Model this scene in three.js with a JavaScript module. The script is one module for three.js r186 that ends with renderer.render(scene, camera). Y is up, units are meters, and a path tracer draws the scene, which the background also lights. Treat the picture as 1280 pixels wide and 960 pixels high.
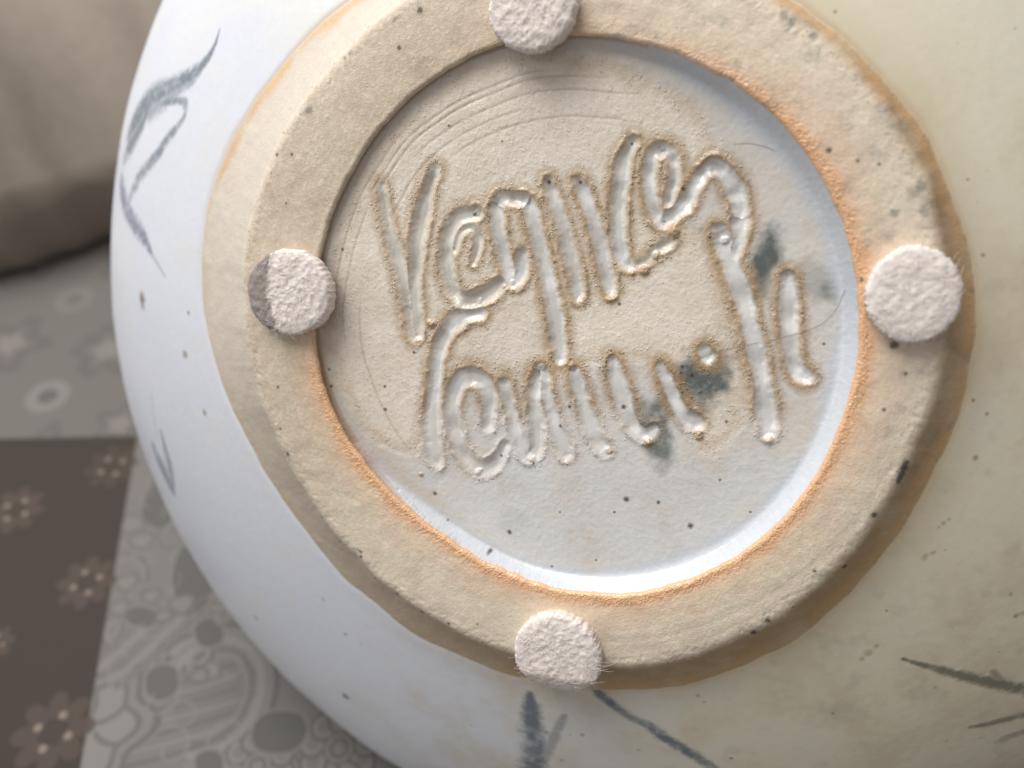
import * as THREE from 'three';

// ---------- camera, light, exposure (1 unit = 1 metre; MM turns millimetres into metres) ----------
const MM = 0.001;
const STROKES = [[0,0.86,0.75,0.25,[[-20.79,16.73],[-20.24,11.98],[-19.33,7.79],[-18.61,2.17],[-18.1,-0.67]]],[0,1.0,0.85,0.3,[[-14.15,18.04],[-15.42,15.12],[-16.56,11.32],[-17.48,6.79],[-18.0,2.16],[-17.88,-0.48]]],[1,0.97,0.8,0.35,[[-9.75,12.99],[-11.68,12.66],[-13.03,11.13],[-13.56,8.91],[-13.51,6.63],[-12.88,4.14],[-11.06,3.35],[-8.8,4.1],[-7.23,5.13]]],[1,0.53,0.55,0.3,[[-12.48,9.12],[-11.79,10.8],[-10.6,11.44],[-9.78,10.69],[-9.67,9.35],[-10.34,7.59]]],[2,0.93,0.85,0.8,[[-7.35,13.8],[-7.21,10.99],[-6.72,7.7],[-5.98,5.53],[-5.02,6.12],[-4.64,8.22]]],[2,0.83,0.75,0.6,[[-7.35,13.8],[-6.2,14.43],[-4.92,14.17],[-3.65,13.92]]],[2,0.96,0.9,0.85,[[-3.65,13.92],[-3.05,11.03],[-2.21,7.06],[-1.53,3.51],[-1.04,-0.52],[-0.88,-3.49]]],[3,0.85,0.8,0.6,[[-1.31,15.81],[-0.44,12.86],[0.49,9.11],[1.18,5.61],[1.54,3.24]]],[3,0.83,0.8,0.8,[[1.96,15.66],[3.09,12.64],[4.03,8.94],[4.72,5.48],[5.02,3.65]]],[4,0.9,0.85,0.85,[[7.81,19.25],[6.93,17.53],[6.44,15.1],[6.12,12.45],[6.05,9.68],[6.42,7.37],[7.34,6.4]]],[4,0.51,0.4,0.2,[[7.34,6.4],[8.8,6.84],[10.18,8.05],[11.53,8.73]]],[5,0.87,0.9,0.95,[[11.18,18.17],[10.03,17.94],[9.49,16.11],[9.61,13.64],[10.24,11.54],[10.9,10.92]]],[5,0.74,0.8,0.8,[[10.03,18.1],[11.19,18.25],[11.99,17.14],[12.13,15.75],[11.78,14.15],[11.43,12.95]]],[5,0.92,0.9,1,[[10.73,11.01],[11.99,11.6],[13.23,12.83],[14.15,14.48],[15.04,15.62],[16.09,16.18],[17.19,15.38],[18.05,13.8],[18.52,12.25],[18.76,10.55]]],[5,1.08,0.95,1,[[16.52,9.71],[17.55,6.46],[18.82,2.87],[19.78,-1.16],[20.66,-5.22],[21.23,-9.32],[21.48,-11.56]]],[5,0.88,0.8,1,[[18.68,10.88],[18.59,9.43],[17.95,7.43],[17.63,5.8]]],[6,1.01,0.8,1,[[23.22,4.68],[23.4,1.17],[23.65,-1.97],[24.22,-4.73],[25.16,-5.74]]],[7,1.01,0.8,0.8,[[-9.89,1.85],[-12.26,1.36],[-13.81,0.19],[-14.93,-1.66],[-15.58,-4.02],[-16.2,-7.37],[-16.77,-11.25],[-16.77,-14.39],[-16.46,-15.97]]],[8,0.99,0.8,0.8,[[-9.82,-11.34],[-9.47,-8.48],[-9.85,-6.41],[-11.37,-5.46],[-13.1,-6.22],[-14.06,-8.8],[-13.87,-12.18],[-12.83,-15.08],[-11.1,-16.59],[-9.17,-15.75],[-7.78,-13.6]]],[9,0.96,0.8,0.8,[[-7.52,-6.41],[-6.98,-9.22],[-6.17,-12.52],[-5.11,-14.59],[-4.01,-13.52],[-3.96,-10.13],[-4.02,-7.33],[-3.36,-5.12]]],[9,0.98,0.8,0.85,[[-3.16,-4.75],[-2.54,-7.79],[-1.56,-11.49],[-0.55,-14.56]]],[10,0.96,0.8,0.9,[[0.72,-4.95],[1.77,-8.96],[2.85,-12.34],[3.99,-13.89]]],[11,0.93,0.85,0.95,[[5.08,-3.73],[5.87,-7.3],[7.03,-10.9],[8.33,-12.06],[9.48,-11.41]]],[12,0.9,0.85,0.95,[[10.3,-4.47],[11.45,-7.29],[12.7,-9.93],[14.22,-10.8]]],[12,0.99,0.7,0.95,[[14.96,-2.78],[15.37,-3.56]]]];
const BISQUE = [[-4.94,29.14],[0.35,29.04],[5.41,27.2],[10.32,24.93],[13.36,22.58],[15.72,19.62],[16.09,17.21],[13.58,14.19],[12.97,10.97],[15.39,8.78],[16.58,5.43],[17.52,0.4],[18.57,-3.84],[18.96,-8.13],[17.72,-11.62],[14.78,-13.45],[13.14,-8.16],[9.79,-4.21],[4.55,-3.72],[-0.95,-5.31],[-5.65,-5.48],[-10.41,-4.06],[-14.34,-3.56],[-16.04,-6.41],[-17.32,-10.28],[-18.31,-14.23],[-21.27,-14.3],[-24.37,-12.87],[-27.25,-8.4],[-28.61,-3.93],[-29.3,0.5],[-28.13,6.26],[-26.36,11.85],[-23.51,17.19],[-19.59,21.82],[-14.42,25.7],[-9.56,27.99]];
const SMUDGES = [[14.17,-6.58,4.19,2.86,0.9,1],[16.52,-4.86,1.52,1.52,0,0.9],[9.8,-12.84,1.71,2.86,0.2,0.9],[8.37,-9.98,1.71,2.1,0.3,0.7],[11.0,-8.62,1.52,1.9,0,0.6],[21.19,7.04,1.43,2.67,-0.3,1],[20.72,4.45,0.86,2.1,-0.3,0.8],[26.13,4.25,4.0,2.1,-0.2,0.45],[27.73,3.23,1.33,1.14,0.3,0.6],[19.38,-2.16,0.95,1.33,0,0.3],[-7.44,-22.72,1.9,1.52,0,0.12]];
const SPECKS = [[-17.02,-19.87,0.32],[-10.23,-26.56,0.33],[13.23,-22.32,0.41],[6.2,-19.58,0.41],[9.77,-19.8,0.27],[0.02,-8.97,0.24],[-1.18,-11.3,0.27],[6.1,-9.01,0.33],[-1.31,15.81,0.27],[2.14,15.57,0.23],[12.93,14.16,0.32],[12.42,-5.18,0.18],[12.6,-4.49,0.27],[13.6,-5.45,0.29],[17.15,-10.49,0.24],[-22.6,-9.45,0.29],[-22.38,-6.6,0.23],[-29.42,-4.42,0.23],[-29.39,-6.51,0.27],[-26.22,9.78,0.24],[-26.22,15.92,0.24],[-7.81,-24.22,0.36],[-18.33,-2.57,0.23],[-8.43,-14.96,0.2],[-4.48,-15.71,0.2],[-12.14,22.57,0.16],[-6.18,20.43,0.15],[-9.94,12.91,0.27],[7.72,19.1,0.18],[5.94,2.41,0.23],[4.79,-21.15,0.18],[-1.56,-21.46,0.14],[-15.57,-23.13,0.15],[16.45,-16.98,0.18],[19.61,-20.44,0.16],[26.82,-2.27,0.18],[2.5,-27.03,0.16],[-2.78,-28.17,0.18]];
const RINGSPECKS = [[-35.35,-14.82,0.45,2],[-35.71,-6.38,0.27,0],[-36.03,-11.59,0.27,0],[-16.84,30.91,0.36,0],[-14.16,34.42,0.45,0],[-28.44,25.5,0.55,1],[-33.17,21.03,0.27,0],[-31.08,20.86,0.27,0],[-32.37,15.43,0.18,0],[26.8,16.61,0.36,0],[34.93,12.69,0.55,1],[29.93,4.21,0.27,0],[32.91,-2.14,0.64,0],[34.05,-4.96,0.23,0],[32.21,-8.53,0.27,0],[22.67,29.25,0.45,1],[25.32,27.21,0.45,1],[23.39,28.66,0.36,1],[29.36,15.44,0.23,0],[31.25,15.0,0.23,0],[35.21,10.26,0.45,1],[32.67,10.41,0.45,1],[21.41,-31.66,0.45,0],[19.94,-33.26,0.45,0],[25.99,-25.69,0.27,0],[31.58,-19.45,0.45,0],[34.17,-14.72,0.55,0],[34.03,-15.13,0.55,0],[34.3,-14.3,0.55,0],[33.9,-15.54,0.45,0],[34.43,-13.89,0.36,0],[33.76,-15.96,0.36,0],[28.99,-25.39,0.36,0],[-22.8,31.09,0.36,1],[-32.28,23.47,0.18,0],[-23.53,30.66,0.27,1],[-15.33,-35.3,0.27,0],[-11.54,-34.95,0.18,0],[-26.38,-26.91,0.27,0],[-25.04,-30.54,0.27,0],[-22.05,-32.27,0.36,0],[-18.92,-34.39,0.36,0],[-31.53,-22.87,0.27,0],[-29.6,-26.07,0.27,0],[-26.44,-27.63,0.36,0]];
const CRUMBS = [[11.96,9.79,0.73],[4.91,2.96,0.55],[1.8,2.96,0.55],[8.79,5.91,0.73],[10.0,7.55,0.55],[-4.75,-15.15,0.55],[4.26,-13.98,0.55],[8.75,-12.87,0.64],[14.29,-12.13,0.55],[-15.97,0.8,0.64],[-9.65,13.07,0.45],[-10.01,3.23,0.45],[-7.05,4.85,0.36],[7.41,5.8,0.45],[-17.72,-1.06,0.45],[-5.99,5.26,0.36],[21.48,-12.25,0.55],[-18.64,-17.43,0.36],[-11.32,-16.99,0.55],[16.2,-15.2,0.01],[0.46,-4.41,0.55],[-2.96,-4.39,0.55],[17.0,8.7,0.55]];
const PADS = [[-32.27,5.11,5.52,5.02],[-1.47,32.81,4.58,4.29],[34.32,2.71,4.13,4.53],[-1.56,-37.37,5.04,5.13]];
const PAINT = [[0.85,0,[[-0.6071,0.5126,0.0026],[-0.6157,0.4857,0.0063],[-0.6406,0.4634,0.0113],[-0.6769,0.4512,0.0167],[-0.7279,0.4502,0.0175],[-0.7836,0.4518,0.0233],[-0.8453,0.4534,0.0287],[-0.8971,0.445,0.0349],[-0.9461,0.4315,0.0351],[-0.9833,0.4136,0.0257]]],[0.6,0,[[-0.6748,0.4403,0.0127],[-0.7247,0.4356,0.0184],[-0.789,0.4327,0.0271],[-0.8439,0.4235,0.023]]],[0.8,0,[[-0.8665,0.4263,0.0151],[-0.8928,0.4068,0.0218],[-0.9398,0.3884,0.0251],[-0.9867,0.3757,0.0234],[-1.0106,0.3603,0.0136]]],[0.8,0,[[-0.7868,0.4243,0.0095],[-0.7296,0.4157,0.009],[-0.6986,0.405,0.01],[-0.6924,0.3831,0.0073],[-0.7098,0.3666,0.0085],[-0.7465,0.3509,0.0129],[-0.7865,0.329,0.0142],[-0.829,0.3158,0.016],[-0.8732,0.302,0.0161],[-0.9143,0.2836,0.0157],[-0.9397,0.2682,0.0106]]],[0.75,1,[[-1.0295,0.3236,0.0194],[-0.9924,0.2768,0.0253],[-0.937,0.2351,0.0232],[-0.8812,0.1994,0.0202],[-0.8402,0.1706,0.0136],[-0.8188,0.1492,0.0073]]],[0.35,1,[[-0.8188,0.1492,0.0073],[-0.7863,0.1217,0.005],[-0.7628,0.1,0.0031]]],[0.75,0,[[-0.965,-0.2567,0.014],[-0.9577,-0.2815,0.0244],[-0.9426,-0.3085,0.0268],[-0.932,-0.3328,0.0231],[-0.9272,-0.351,0.0107]]],[0.65,0,[[-0.8866,-0.2101,0.0073],[-0.8862,-0.2451,0.0125],[-0.8881,-0.2813,0.0182],[-0.9038,-0.3219,0.014],[-0.9229,-0.3576,0.0107]]],[0.15,0,[[-0.8937,-0.1259,0.0047],[-0.9092,-0.1788,0.0078],[-0.9191,-0.2243,0.0083]]],[0.9,0,[[-0.0886,-0.5876,0.007],[-0.0916,-0.624,0.018],[-0.0954,-0.6755,0.0225],[-0.1003,-0.7329,0.0257],[-0.1144,-0.8297,0.0286]]],[0.5,0,[[-0.0356,-0.6275,0.0069],[-0.0461,-0.6534,0.0088],[-0.0613,-0.6926,0.0101],[-0.0779,-0.7381,0.0116],[-0.0952,-0.781,0.0123]]],[0.9,0,[[0.0121,-0.5423,0.0063],[0.0277,-0.5709,0.0095],[0.0489,-0.5927,0.0087],[0.0728,-0.6151,0.0095],[0.0997,-0.6305,0.0102],[0.1217,-0.6552,0.0118],[0.1529,-0.6824,0.0118],[0.185,-0.714,0.0119],[0.2183,-0.751,0.0113]]],[0.8,2,[[0.4601,-0.488,0.0029],[0.4891,-0.5015,0.0053],[0.5215,-0.5162,0.0078],[0.562,-0.5348,0.0106],[0.5974,-0.5508,0.012],[0.6455,-0.5727,0.0121],[0.7001,-0.5991,0.0135]]],[0.55,2,[[0.6058,-0.5324,0.0068],[0.6212,-0.552,0.0071]]],[0.7,2,[[0.6012,-0.6568,0.0057],[0.6331,-0.6569,0.0079],[0.668,-0.6544,0.0094],[0.7113,-0.6515,0.0113]]],[0.5,2,[[0.6768,-0.7141,0.0138],[0.699,-0.7083,0.012],[0.731,-0.7021,0.0115]]],[0.35,2,[[0.6174,-0.431,0.0032],[0.625,-0.4265,0.0041],[0.6442,-0.428,0.005]]]];
const BODYSPECKS = [[-0.8741,0.0569,0.0109,0],[-0.8762,0.0664,0.0088,0],[-0.716,-0.0407,0.0057,0],[-0.6799,-0.1439,0.0041,0],[-0.6892,0.0338,0.004,0],[-0.5931,0.0328,0.0022,0],[0.3428,0.3741,0.0019,0],[0.5151,0.0755,0.002,0],[0.4883,-0.269,0.0032,1],[0.4952,-0.2636,0.0027,1],[0.4825,-0.2745,0.0022,1],[0.4691,-0.3178,0.0038,2],[0.4793,-0.3124,0.0033,2],[0.4951,-0.3086,0.0017,1],[0.4102,-0.4739,0.0051,2],[0.42,-0.4614,0.004,2],[0.4023,-0.4838,0.0029,2],[0.6015,-0.3902,0.0025,1],[0.6167,-0.4281,0.0026,1],[-0.0102,-0.6703,0.0028,0],[-0.0307,-0.6747,0.0021,2],[-0.0706,-0.6777,0.0022,2],[0.1726,-0.556,0.0029,1],[0.1822,-0.569,0.0024,1],[-0.0525,-0.7526,0.0023,1],[0.0801,-0.6939,0.002,1],[0.2274,-0.7002,0.0025,0],[-0.464,-0.4719,0.0032,2],[-0.7225,-0.6099,0.0047,0],[-0.506,-0.7413,0.0065,0],[-0.2113,-0.6995,0.0026,0],[-0.4341,-0.5428,0.0032,0],[-0.5133,-0.7479,0.005,0],[0.4263,-0.4006,0.0017,0],[0.562,0.3494,0.001,0],[0.4955,0.1661,0.0015,0],[0.5197,-0.5517,0.0025,1],[0.5683,-0.6867,0.0022,2],[0.1584,-0.5037,0.0017,0],[0.5116,-0.1037,0.0021,0],[0.5308,-0.1223,0.0021,0],[0.5213,-0.1791,0.0027,0],[0.3719,-0.5923,0.0018,0]];
const HAIRS = [[[16.94,-2.71],[18.97,-2.31],[21.76,-1.77],[24.5,-1.07],[26.63,-0.13],[27.97,1.38],[28.69,3.2]],[[18.07,18.22],[19.39,18.19],[20.7,17.85],[21.92,17.28]]];
const T_RINGS = [[-115.1,-130.5],[-121.6,-166.2]];
const T_STARS = [[-132.2,-148.7],[-105.6,-146.6],[-94.3,-121.6]];
const T_BROWN = [[-88.9,-117.9],[-122.0,-118.9],[-75.8,-43.9]];
const T_FLOWERS = [[-109.2,-97.3],[-87.4,-79.7],[-82.9,-50.0],[-92.0,-109.0],[-100.8,-66.5]];
const T_HOLES = [[-77.7,-99.2,3.5,7.4],[-65.7,-81.5,5.0,7.8],[-73.6,-72.1,2.9,2.2],[-59.4,-68.8,3.1,2.4],[-65.8,-59.0,3.6,2.7],[-41.9,-50.0,4.0,4.4],[-53.2,-44.5,2.8,1.8],[-53.0,-74.0,1.6,1.8]];
const T_SCROLL = [[-56.3,-56.7],[-59.1,-67.7]];
const T_BEADS = [[-79.2,-79.7,2.0],[-66.4,-74.9,2.1],[-59.0,-60.2,1.4],[-79.0,-89.5,2.1],[-82.5,-93.6,2.4],[-73.0,-76.6,1.5],[-78.7,-74.0,1.6],[-69.4,-72.3,1.3]];
const T_ROSETTES = [[-44.7,-44.1],[-30.7,-47.2],[-74.9,-51.4],[-70.2,-67.3]];
const T_LEAF = [[-72.9,-61.0]];
const R_IN = [29.957,0.094,0.123,-0.005,-0.5,-0.297,-0.032,0.118,0.223,-0.042,-0.078];
const R_FLAT = [38.744,-1.07,-0.116,-0.249,-0.325,-0.131,0.221,0.262,0.039,0.012,0.17];
const R_GLAZE = [43.875,-4.219,-0.798,0.825,-1.312,-0.204,0.802,0.403,-0.129,-0.061,0.361,0.105,-0.188];
const AX_A = [0.95783,0.21354,0.19227];
const AX_B = [-0.04618,0.77483,-0.63048];
const AX_N = [-0.28361,0.59501,0.75201];
const POT_AT = [5.33693,88.99994,-62.34619];
const CAM_H = 149.415;
const BODY = [32.106,83.626,32.247];
const scene = new THREE.Scene();
const camera = new THREE.PerspectiveCamera(2 * Math.atan(0.48) * 180 / Math.PI, 4 / 3, 0.005, 20);
camera.position.set(0, CAM_H * MM, 0);
camera.rotation.x = -48 * Math.PI / 180;
camera.focus = 0.089;
camera.userData.fStop = 15;
scene.add(camera);
const renderer = new THREE.WebGLRenderer({ antialias: true });
renderer.toneMapping = THREE.LinearToneMapping;
renderer.toneMappingExposure = 1.04;
renderer.shadowMap.enabled = true;
scene.background = new THREE.Color().setRGB(0.27, 0.258, 0.244);   // the dim room around the table
const AIM = new THREE.Vector3(0.01, 0.08, -0.07);
function areaLight(dir, dist, w, h, color, power) {
  const l = new THREE.RectAreaLight(color, power, w, h);
  l.position.copy(new THREE.Vector3(...dir).normalize().multiplyScalar(dist).add(AIM));
  l.lookAt(AIM);
  scene.add(l);
  return l;
}
areaLight([-0.42, 0.86, -0.29], 0.46, 0.36, 0.36, new THREE.Color().setRGB(1.0, 0.98, 0.95), 7.4);    // ceiling light above the table, to the left
areaLight([-0.93, 0.28, 0.20], 0.9, 0.6, 0.6, new THREE.Color().setRGB(0.86, 0.93, 1.0), 1.1);         // cool daylight from the left

// ---------- helpers ----------
const PI2 = Math.PI * 2, clamp = (v, a = 0, b = 1) => v < a ? a : v > b ? b : v;
const sstep = (a, b, v) => { const t = clamp((v - a) / (b - a)); return t * t * (3 - 2 * t); };
const lerp = (a, b, t) => a + (b - a) * t;
function rng(seed) { let s = seed >>> 0; return () => { s = (s + 0x6D2B79F5) >>> 0; let t = s; t = Math.imul(t ^ (t >>> 15), t | 1); t ^= t + Math.imul(t ^ (t >>> 7), t | 61); return ((t ^ (t >>> 14)) >>> 0) / 4294967296; }; }
const NT = new Float32Array(65536); { const r = rng(77); for (let i = 0; i < 65536; i++) NT[i] = r() * 2 - 1; }
function vn(x, y) {                                    // value noise, about -1..1
  const xi = Math.floor(x), yi = Math.floor(y); let u = x - xi, v = y - yi;
  u = u * u * (3 - 2 * u); v = v * v * (3 - 2 * v);
  const a = (yi & 255) << 8, b = ((yi + 1) & 255) << 8, c = xi & 255, d = (xi + 1) & 255;
  const p = NT[a | c], q = NT[a | d], r = NT[b | c], s = NT[b | d];
  return p + (q - p) * u + ((r + (s - r) * u) - (p + (q - p) * u)) * v;
}
function rn(x, y, k = 0) { const c = 0.8 + 0.03 * k, s = 0.6; return vn(x * c - y * s + 37.3 * k, x * s + y * c + 11.7 * k); }
function fbm(x, y, n = 4, k = 0) { let a = 0.5, f = 1, t = 0; for (let i = 0; i < n; i++) { t += a * rn(x * f, y * f, i + k); a *= 0.5; f *= 2.03; } return t; }
const fourier = (w, t) => { let r = w[0]; for (let k = 1; k <= w.length >> 1; k++) r += w[2 * k - 1] * Math.cos(k * t) + w[2 * k] * Math.sin(k * t); return r; };
const table = (w, jag) => { const N = 4096, a = new Float32Array(N + 1); for (let i = 0; i <= N; i++) { const t = (i % N) / N * PI2; a[i] = fourier(w, t) + jag(t); } return (t) => { t = ((t / PI2) % 1 + 1) % 1 * N; const i = Math.floor(t); return a[i] + (a[i + 1] - a[i]) * (t - i); }; };
const circ = (t, f, k) => fbm(Math.cos(t) * f + 50, Math.sin(t) * f + 50, 4, k);
const rIn = table(R_IN, (t) => 0.22 * circ(t, 14, 1)), rInS = table(R_IN, () => 0);
const rFlat = table(R_FLAT, (t) => 0.35 * circ(t, 9, 2));
const rGlaze = table(R_GLAZE, (t) => 0.45 * circ(t, 7, 3));
const sRGB = (r, g, b) => { const f = (c) => { c /= 255; return c <= 0.04045 ? c / 12.92 : ((c + 0.055) / 1.055) ** 2.4; }; return [f(r), f(g), f(b)]; };
const enc = (c) => { c = clamp(c); return (c <= 0.0031308 ? 12.92 * c : 1.055 * c ** (1 / 2.4) - 0.055) * 255; };
const angDiff = (a, b) => { let d = (a - b) % PI2; if (d > Math.PI) d -= PI2; if (d < -Math.PI) d += PI2; return d; };
const DEG = Math.PI / 180;
const arcW = (t, mid, half, soft) => 1 - sstep(half, half + soft, Math.abs(angDiff(t, mid * DEG)) / DEG);
function tex(data, n, srgb, m = n) {
  const t = new THREE.DataTexture(data, n, m, THREE.RGBAFormat, THREE.UnsignedByteType);
  if (srgb) t.colorSpace = THREE.SRGBColorSpace;
  t.magFilter = THREE.LinearFilter; t.minFilter = THREE.LinearFilter; t.needsUpdate = true;
  return t;
}
// maps(n, f): f(u, v, out) fills out = [r, g, b (linear), roughness, height 0..1]
function maps(n, f) {
  const c = new Uint8Array(n * n * 4), m = new Uint8Array(n * n * 4), o = [0, 0, 0, 0, 0];
  for (let j = 0; j < n; j++) for (let i = 0; i < n; i++) {
    const k = (j * n + i) * 4;
    if (f((i + 0.5) / n, (j + 0.5) / n, o) === false) { c[k + 3] = m[k + 3] = 255; continue; }
    c[k] = enc(o[0]); c[k + 1] = enc(o[1]); c[k + 2] = enc(o[2]); c[k + 3] = 255;
    const h = clamp(o[4]) * 255; m[k] = h; m[k + 1] = clamp(o[3]) * 255; m[k + 2] = 0; m[k + 3] = 255;
  }
  const color = tex(c, n, true), rh = tex(m, n, false);
  const hb = new Uint8Array(n * n * 4); for (let k = 0; k < n * n * 4; k += 4) { hb[k] = hb[k + 1] = hb[k + 2] = m[k]; hb[k + 3] = 255; }
  return { map: color, roughnessMap: rh, bumpMap: tex(hb, n, false) };
}
function numbered(name) { let n = name, i = 0; while (scene.children.some((c) => c.name === n)) n = name + '_' + String(++i).padStart(3, '0'); return n; }
function top(o, name, label, category, group) { o.name = numbered(name); o.userData = { label, category }; if (group) o.userData.group = group; scene.add(o); return o; }
function part(parent, name, geo, mat, label) { const m = new THREE.Mesh(geo, mat); m.name = name; m.castShadow = m.receiveShadow = true; if (label) m.userData.label = label; parent.add(m); return m; }
function indexed(pos, idx, uv, normals) {
  const g = new THREE.BufferGeometry();
  g.setAttribute('position', new THREE.Float32BufferAttribute(pos, 3));
  if (uv) g.setAttribute('uv', new THREE.Float32BufferAttribute(uv, 2));
  g.setIndex(new THREE.BufferAttribute(idx instanceof Uint32Array ? idx : new Uint32Array(idx), 1));
  if (normals) g.setAttribute('normal', new THREE.Float32BufferAttribute(normals, 3)); else g.computeVertexNormals();
  return g;
}
function smooth(pts, n = 8) {                          // Catmull-Rom through rows of numbers
  const out = [];
  for (let i = 0; i < pts.length - 1; i++) {
    const a = pts[Math.max(0, i - 1)], b = pts[i], c = pts[i + 1], d = pts[Math.min(pts.length - 1, i + 2)];
    for (let k = 0; k < n; k++) { const t = k / n, t2 = t * t, t3 = t2 * t; out.push(b.map((_, q) => 0.5 * (2 * b[q] + (c[q] - a[q]) * t + (2 * a[q] - 5 * b[q] + 4 * c[q] - d[q]) * t2 + (3 * b[q] - a[q] - 3 * c[q] + d[q]) * t3))); }
  }
  out.push(pts[pts.length - 1]);
  return out;
}
const segDist = (x, y, a, b) => { const dx = b[0] - a[0], dy = b[1] - a[1]; const t = clamp(((x - a[0]) * dx + (y - a[1]) * dy) / (dx * dx + dy * dy + 1e-9)); return [Math.hypot(x - a[0] - t * dx, y - a[1] - t * dy), t]; };

// ---------- the carved signature: a distance field over the base of the pot (millimetres) ----------
const ZB = -2.6, BASE_R = 33, FN = 1320, FS = 2 * BASE_R / FN;
const fe = new Float32Array(FN * FN).fill(9), fDepth = new Float32Array(FN * FN), fWhite = new Float32Array(FN * FN), fId = new Int8Array(FN * FN).fill(-1);
for (const [id, hw, dp, wh, pts] of STROKES) {
  const sm = smooth(pts, 6), M = sm.length - 1;
  for (let s = 0; s < sm.length - 1; s++) {
    const a = sm[s], b = sm[s + 1], R = hw + 2.2;
    const i0 = Math.floor((Math.min(a[0], b[0]) - R + BASE_R) / FS), i1 = Math.ceil((Math.max(a[0], b[0]) + R + BASE_R) / FS);
    const j0 = Math.floor((Math.min(a[1], b[1]) - R + BASE_R) / FS), j1 = Math.ceil((Math.max(a[1], b[1]) + R + BASE_R) / FS);
    for (let j = j0; j <= j1; j++) for (let i = i0; i <= i1; i++) {
      const x = i * FS - BASE_R, y = j * FS - BASE_R, k = j * FN + i;
      const [d, q] = segDist(x, y, a, b), u = (s + q) / M, along = u * M * 0.22 + id * 7.3;
      const width = hw * (0.93 + 0.18 * vn(along, id * 3.1) - 0.28 * (1 - sstep(0, 0.16, u)) - 0.22 * sstep(0.88, 1, u)), e = d - width;
      if (e < fe[k]) { fe[k] = e; fDepth[k] = dp * (0.72 + 0.30 * vn(along * 1.3, 9 + id) + 0.15 * sstep(0.3, 1, u)); fWhite[k] = wh; fId[k] = id; }
    }
  }
}
function field(arr, x, y) {
  const u = clamp((x + BASE_R) / FS, 0, FN - 2), v = clamp((y + BASE_R) / FS, 0, FN - 2), i = Math.floor(u), j = Math.floor(v), k = j * FN + i, p = u - i, q = v - j;
  return (arr[k] * (1 - p) + arr[k + 1] * p) * (1 - q) + (arr[k + FN] * (1 - p) + arr[k + FN + 1] * p) * q;
}
// signed distance to the bare patch of clay (inside negative)
const BQ = smooth([...BISQUE, BISQUE[0]], 3);
const bqGrid = new Float32Array(201 * 201);
for (let j = 0; j <= 200; j++) for (let i = 0; i <= 200; i++) {
  const x = i * 0.33 - 33, y = j * 0.33 - 33; let d = 99, inside = false;
  for (let s = 0; s < BQ.length - 1; s++) {
    const a = BQ[s], b = BQ[s + 1]; d = Math.min(d, segDist(x, y, a, b)[0]);
    if ((a[1] > y) !== (b[1] > y) && x < (b[0] - a[0]) * (y - a[1]) / (b[1] - a[1]) + a[0]) inside = !inside;
  }
  bqGrid[j * 201 + i] = inside ? -d : d;
}
function bareDist(x, y) {
  const u = clamp((x + 33) / 0.33, 0, 199.99), v = clamp((y + 33) / 0.33, 0, 199.99), i = Math.floor(u), j = Math.floor(v), k = j * 201 + i, p = u - i, q = v - j;
  return (bqGrid[k] * (1 - p) + bqGrid[k + 1] * p) * (1 - q) + (bqGrid[k + 201] * (1 - p) + bqGrid[k + 202] * p) * q + 0.9 * fbm(x * 0.55, y * 0.55, 4, 5);
}
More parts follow.
